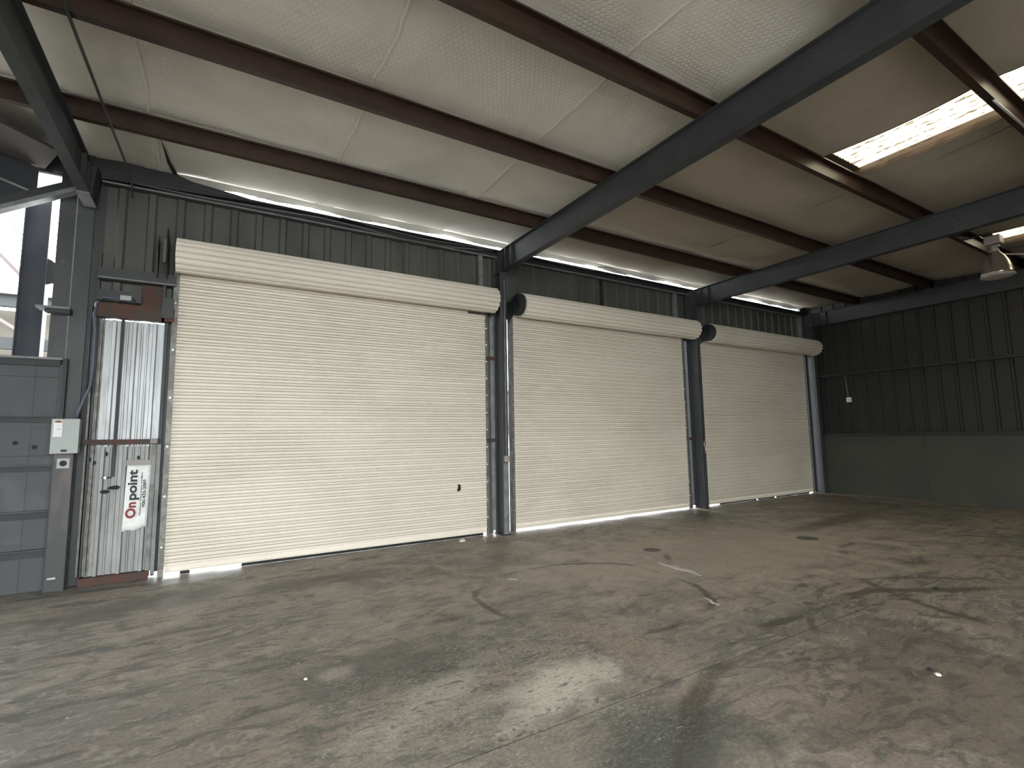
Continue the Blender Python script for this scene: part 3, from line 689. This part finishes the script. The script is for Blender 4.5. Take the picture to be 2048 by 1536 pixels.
obj('print_line', box(bm_new(), -1.51, -1.475, 7.2815, 7.284, 1.842, 1.854), 'print_black', st)
obj('print_line', box(bm_new(), -1.50, -1.465, 7.2825, 7.284, 1.762, 1.766), 'print_black', st)
# blue-grey conduit up from the enclosure, over to a fitting
t = thing('flexible_conduit', 'blue-grey flexible conduit rising from the electrical enclosure to the girt', 'conduit', (-1.33, 7.4, 1.88))
obj('pipe', tube(bm_new(), [(-1.36, 7.38, 1.87), (-1.345, 7.36, 1.95), (-1.30, 7.36, 2.12), (-1.26, 7.365, 2.25), (-1.245, 7.365, 2.5), (-1.25, 7.365, 2.9), (-1.27, 7.36, 3.10), (-1.26, 7.38, 3.24), (-1.20, 7.37, 3.31), (-1.08, 7.37, 3.32), (-1.02, 7.37, 3.30)], .015, 10), 'conduit', t, smooth=True)
obj('pipe', tube(bm_new(), [(-1.33, 7.38, 1.87), (-1.325, 7.36, 1.97), (-1.30, 7.365, 2.14), (-1.285, 7.365, 2.3), (-1.29, 7.365, 2.8), (-1.29, 7.365, 3.2)], .009, 8), 'black', t, smooth=True)
obj('fitting', box(bm_new(), -1.04, -.93, 7.34, 7.36, 3.30, 3.36), 'box', t, bevel=.005)
obj('elbow', tube(bm_new(), [(-.93, 7.365, 3.33), (-.905, 7.365, 3.31), (-.90, 7.365, 3.27)], .014, 8), 'steel_dark', t)

# sign
t = thing('vertical_sign', 'white vinyl sign with maroon and black lettering reading upwards on the galvanised sheet', 'sign', (-.78, 7.5, .55))
bm = bm_new(); n = 14; cols = 7; V = []
for j in range(n+1):
    row = []
    for i in range(cols+1):
        u = i/cols; z = 1.345 - (1.345-.56)*j/n
        x = -.895 + .008 + u*.235 + (-.012*(j/n))*1
        if j > n-4: z += .03*u*(j-(n-4))/4 + .012*math.sin(u*9)*(j-(n-4))/4
        y = 7.508 - .010*math.sin(u*5.5)*math.sin(j*.9)*(1.6 if j > n-4 else .35)
        row.append(bm.verts.new((x, y, z)))
    V.append(row)
for j in range(n):
    for i in range(cols): bm.faces.new((V[j][i], V[j+1][i], V[j+1][i+1], V[j][i+1]))
vs = obj('vinyl', bm, 'paper', t, smooth=True)
so = vs.modifiers.new('thickness', 'SOLIDIFY'); so.thickness = .002
obj('tape_strip', box(bm_new(), -.895, -.655, 7.494, 7.500, 1.335, 1.395), 'tape', t)
text('O', .128, 'print_red', t, (-.782, 7.494, .712), RV, offset=.005, xscale=1.12)['label'] = 'maroon letters'
text('n', .128, 'print_red', t, (-.782, 7.494, .832), RV, offset=.0045, xscale=1.12)
text('point', .128, 'print_black', t, (-.782, 7.494, .920), RV, offset=.0038, xscale=1.32)['label'] = 'black letters'
text('Warehouse Transportation and More', .026, 'print_black', t, (-.728, 7.494, .735), RV, offset=.0004, xscale=1.28)
text('800-433-2008', .042, 'print_black', t, (-.690, 7.494, .83), RV, offset=.0012, xscale=1.4)
# marks on the galvanised sheet
for x0, z0, w, h in ((-1.13, 1.015, .10, .045), (-1.06, 1.055, .12, .05), (-1.10, 1.45, .025, .05), (-1.13, 1.19, .11, .018), (-.80, 1.40, .03, .05), (-1.22, 1.35, .04, .05), (-.585, .72, .035, .26), (-1.27, 1.39, .05, .05)):
    bm = bm_new(); V = []
    for k in range(14):
        a = 2*math.pi*k/14; r = .5*random.uniform(.8, 1.1); V.append(bm.verts.new((x0+w/2+w*r*math.cos(a), 7.521 if x0 > -.62 or True else 0, z0+h/2+h*r*math.sin(a))))
    f = bm.faces.new(V); e = bmesh.ops.extrude_face_region(bm, geom=[f]); bmesh.ops.translate(bm, verts=[v for v in e['geom'] if isinstance(v, bmesh.types.BMVert)], vec=(0, .003, 0))
    o = obj('black_smudge', bm, 'soot', wf)

# cables
t = tag(obj('slack_cable', tube(bm_new(), [(-.98, 7.40, 4.80), (-.3, 7.39, 4.79), (.6, 7.39, 4.81), (1.2, 7.40, 4.84), (1.8, 7.38, 4.80), (2.4, 7.38, 4.75), (3.1, 7.38, 4.76), (3.7, 7.39, 4.82), (4.1, 7.40, 4.88)], .009, 8), 'cable', smooth=True), 'thin pale cable drooping along the eave over the first door', 'cable')
tag(obj('eave_cable', tube(bm_new(), [(1.3, 7.41, 4.93), (2.0, 7.39, 4.86), (2.8, 7.39, 4.83), (3.6, 7.40, 4.86), (4.1, 7.41, 4.90)], .006, 8), 'cable', smooth=True), 'second thinner cable crossing behind the drooping one above the first door', 'cable')
tag(obj('eave_cable', tube(bm_new(), [(4.4, 7.41, 4.93), (5.5, 7.40, 4.875), (6.35, 7.40, 4.87), (6.5, 7.38, 4.97), (6.75, 7.38, 5.0), (7.3, 7.40, 4.90), (9.1, 7.41, 4.90)], .008, 8), 'cable', smooth=True), 'thin cable with a raised loop along the eave over the second door', 'cable')
tag(obj('roof_conduit', tube(bm_new(), [(-1.09, 3.0, 4.81), (-1.08, 4.46, 4.81), (-1.04, 6.0, 4.81), (-1.0, 7.05, 4.79), (-.985, 7.20, 4.70), (-.98, 7.26, 4.55)], .013, 8), 'steel', smooth=True), 'thin dark conduit running under the roof from the eave near the corner column', 'conduit')

# switch box on column two with conduit
t = thing('switch_box', 'small pale switch box with a conduit on the column between first and second doors', 'switch', (4.19, 7.22, 1.2))
obj('body', box(bm_new(), 4.145, 4.225, 7.185, 7.248, 1.19, 1.29), 'lampw', t, bevel=.004)
for i in (0, 1):
    for j in (0, 1):
        obj('knob', lathe(bm_new(), [(.011, -.008), (.014, 0)], (4.167+i*.034, 7.184, 1.217+j*.044), 12, axis='y'), 'zinc', t)
obj('conduit', tube(bm_new(), [(4.185, 7.225, 1.29), (4.185, 7.225, 4.3)], .014, 8), 'steel_light', t, smooth=True)
obj('lower_cover', box(bm_new(), 4.135, 4.225, 7.236, 7.248, .02, 1.17), 'steel_light', t)
tag(obj('white_tube', tube(bm_new(), [(4.245, 7.27, 2.45), (4.25, 7.26, 2.3), (4.25, 7.26, 1.9), (4.245, 7.27, 1.4)], .009, 8), 'zinc', smooth=True), 'slim bright tube standing behind the column by the second door', 'tube')
t = thing('chain_hook', 'small bent metal hook hanging on the column beside the third door', 'hook', (9.2, 7.24, 1.3))
obj('hook', tube(bm_new(), [(9.20, 7.235, 1.47), (9.165, 7.225, 1.43), (9.16, 7.22, 1.37), (9.19, 7.22, 1.31), (9.195, 7.22, 1.25), (9.165, 7.22, 1.20)], .012, 8), 'zinc', t, smooth=True)
obj('plate', box(bm_new(), 9.185, 9.215, 7.238, 7.248, 1.42, 1.50), 'steel_dark', t)

# wall switch and conduit on the end wall
t = thing('wall_switch', 'small white wall switch with a thin conduit on the ribbed end wall', 'switch', (14.1, 6.5, 2.4))
obj('plate', box(bm_new(), 14.03, 14.07, 6.49, 6.60, 2.36, 2.48), 'paper', t, bevel=.004)
obj('toggle', box(bm_new(), 14.02, 14.03, 6.535, 6.555, 2.40, 2.44), 'lampw', t)
obj('conduit', tube(bm_new(), [(14.06, 6.56, 2.48), (14.06, 6.60, 3.06)], .012, 8), 'steel_light', t, smooth=True)
obj('conduit', tube(bm_new(), [(14.06, 6.53, 2.36), (14.06, 6.50, 1.56)], .010, 8), 'rwall', t, smooth=True)

# high-bay lamp
lx, ly = 11.0, 2.72
t = thing('high_bay_lamp', 'bell-shaped metal high-bay lamp hanging under the roof', 'lamp', (lx, ly, 4.1))
obj('shade', lathe(bm_new(), [(.055, .40), (.075, .37), (.12, .31), (.165, .22), (.195, .12), (.212, .03), (.215, 0), (.205, 0), (.202, .03), (.185, .12), (.155, .22), (.11, .30), (.065, .36)], (lx, ly, 4.13), 40, False), 'lamp', t, smooth=True)
obj('lens_ring', lathe(bm_new(), [(.215, 0), (.219, -.012), (.212, -.025), (.19, -.035), (.10, -.05), (.01, -.055)], (lx, ly, 4.13), 40, False), 'lampw', t, smooth=True)
obj('neck', lathe(bm_new(), [(.055, 0), (.055, .05), (.04, .055), (.04, .08), (.07, .085), (.07, .11)], (lx, ly, 4.52), 24), 'lampw', t)
obj('ballast_box', box(bm_new(), lx-.10, lx+.10, ly-.10, ly+.10, 4.65, 4.79), 'lampw', t, bevel=.008)
obj('hook', tube(bm_new(), [(lx, ly, 4.79), (lx+.02, ly+.02, 4.84), (lx, ly+.05, 4.87), (lx, ly+.40, 4.87)], .014, 8), 'steel', t, smooth=True)
tag(obj('ceiling_conduit', tube(bm_new(), [(11.15, 2.66, 4.50), (11.7, 2.45, 4.52), (12.6, 2.0, 4.54), (13.9, 1.3, 4.56)], .013, 8), 'lampw', smooth=True), 'thin pale conduit leading away from the high-bay lamp', 'conduit')
tag(obj('ceiling_conduit', tube(bm_new(), [(6.44, 1.47, 4.82), (7.4, 1.45, 4.80), (8.6, 1.45, 4.81)], .012, 8), 'zinc', smooth=True), 'shiny thin conduit under the purlin crossing the long skylight', 'conduit')

# ---- floor details
def blob(name, pts, z, m, h=.003):
    bm = bm_new(); A = [bm.verts.new((x, y, z)) for x, y in pts]; B = [bm.verts.new((x, y, z+h)) for x, y in pts]; n = len(pts)
    for i in range(n): bm.faces.new((A[i], A[(i+1) % n], B[(i+1) % n], B[i]))
    bm.faces.new(A[::-1]); bm.faces.new(B); return bm
def ring_pts(x, y, rx, ry, n=16, j=.15): return [(x+rx*random.uniform(1-j, 1)*math.cos(2*math.pi*k/n), y+ry*random.uniform(1-j, 1)*math.sin(2*math.pi*k/n)) for k in range(n)]
for x, y, r in ((5.31, 5.15, .12), (7.78, 4.37, .15)):
    obj('round_cover', lathe(bm_new(), [(r, 0), (r, .003), (r-.006, .004)], (x, y, 0), 32), 'cover', fl)
def streak(path, w):
    L = []; R = []
    for i, (x, y) in enumerate(path):
        k = w*random.uniform(.3, 1)*(.35 if i in (0, len(path)-1) else 1); L.append((x-k, y+k*.3)); R.append((x+k, y-k*.3))
    return L + R[::-1]
obj('paint_spill', blob('p', streak([(4.97, 5.0), (4.93, 4.80)], .02), 0, 'flake'), 'flake', fl)
obj('paint_spill', blob('p', streak([(4.86, 4.62), (4.84, 4.50), (4.86, 4.38), (4.83, 4.28), (4.87, 4.15), (4.84, 4.05), (4.80, 3.93)], .045), 0, 'flake'), 'flake', fl)
obj('paint_spill', blob('p', streak([(4.20, 3.42), (4.18, 3.33), (4.13, 3.26), (4.14, 3.20)], .02), 0, 'flake'), 'flake', fl)
obj('paint_spill', blob('p', streak([(2.92, 5.03), (2.99, 4.98)], .03), 0, 'flake'), 'flake', fl)
def scrap(name, x, y, r, m, lab, cat, h=.02):
    bm = bm_new(); bmesh.ops.create_icosphere(bm, subdivisions=2, radius=r)
    for v in bm.verts:
        v.co *= random.uniform(.7, 1.15); v.co.z = max(v.co.z*h/r, -h*.3)
    zmin = min(v.co.z for v in bm.verts)
    for v in bm.verts: v.co += Vector((x, y, -zmin))
    return tag(obj(name, bm, m), lab, cat)
scrap('crumpled_paper', 3.36, 7.20, .05, 'foam', 'crumpled pale paper scrap on the floor by the lock end of the first door', 'litter', .035)
scrap('paper_scrap', 4.15, 1.545, .022, 'paper', 'tiny white scrap beside a black crumb on the open floor', 'litter', .01)
scrap('rubber_crumb', 4.19, 1.60, .018, 'black', 'tiny black crumb beside a white scrap on the open floor', 'litter', .012)
scrap('concrete_crumb', 6.34, 2.30, .03, 'soot', 'dark crumb lying by the cross joint of the floor slabs', 'litter', .02)
scrap('concrete_crumb', 2.05, 1.10, .012, 'foam', 'pale crumb on the floor near the dark oil stain', 'litter', .01)
scrap('paper_scrap', .59, 3.76, .014, 'paper', 'small white scrap on the floor in front of the first door', 'litter', .008)
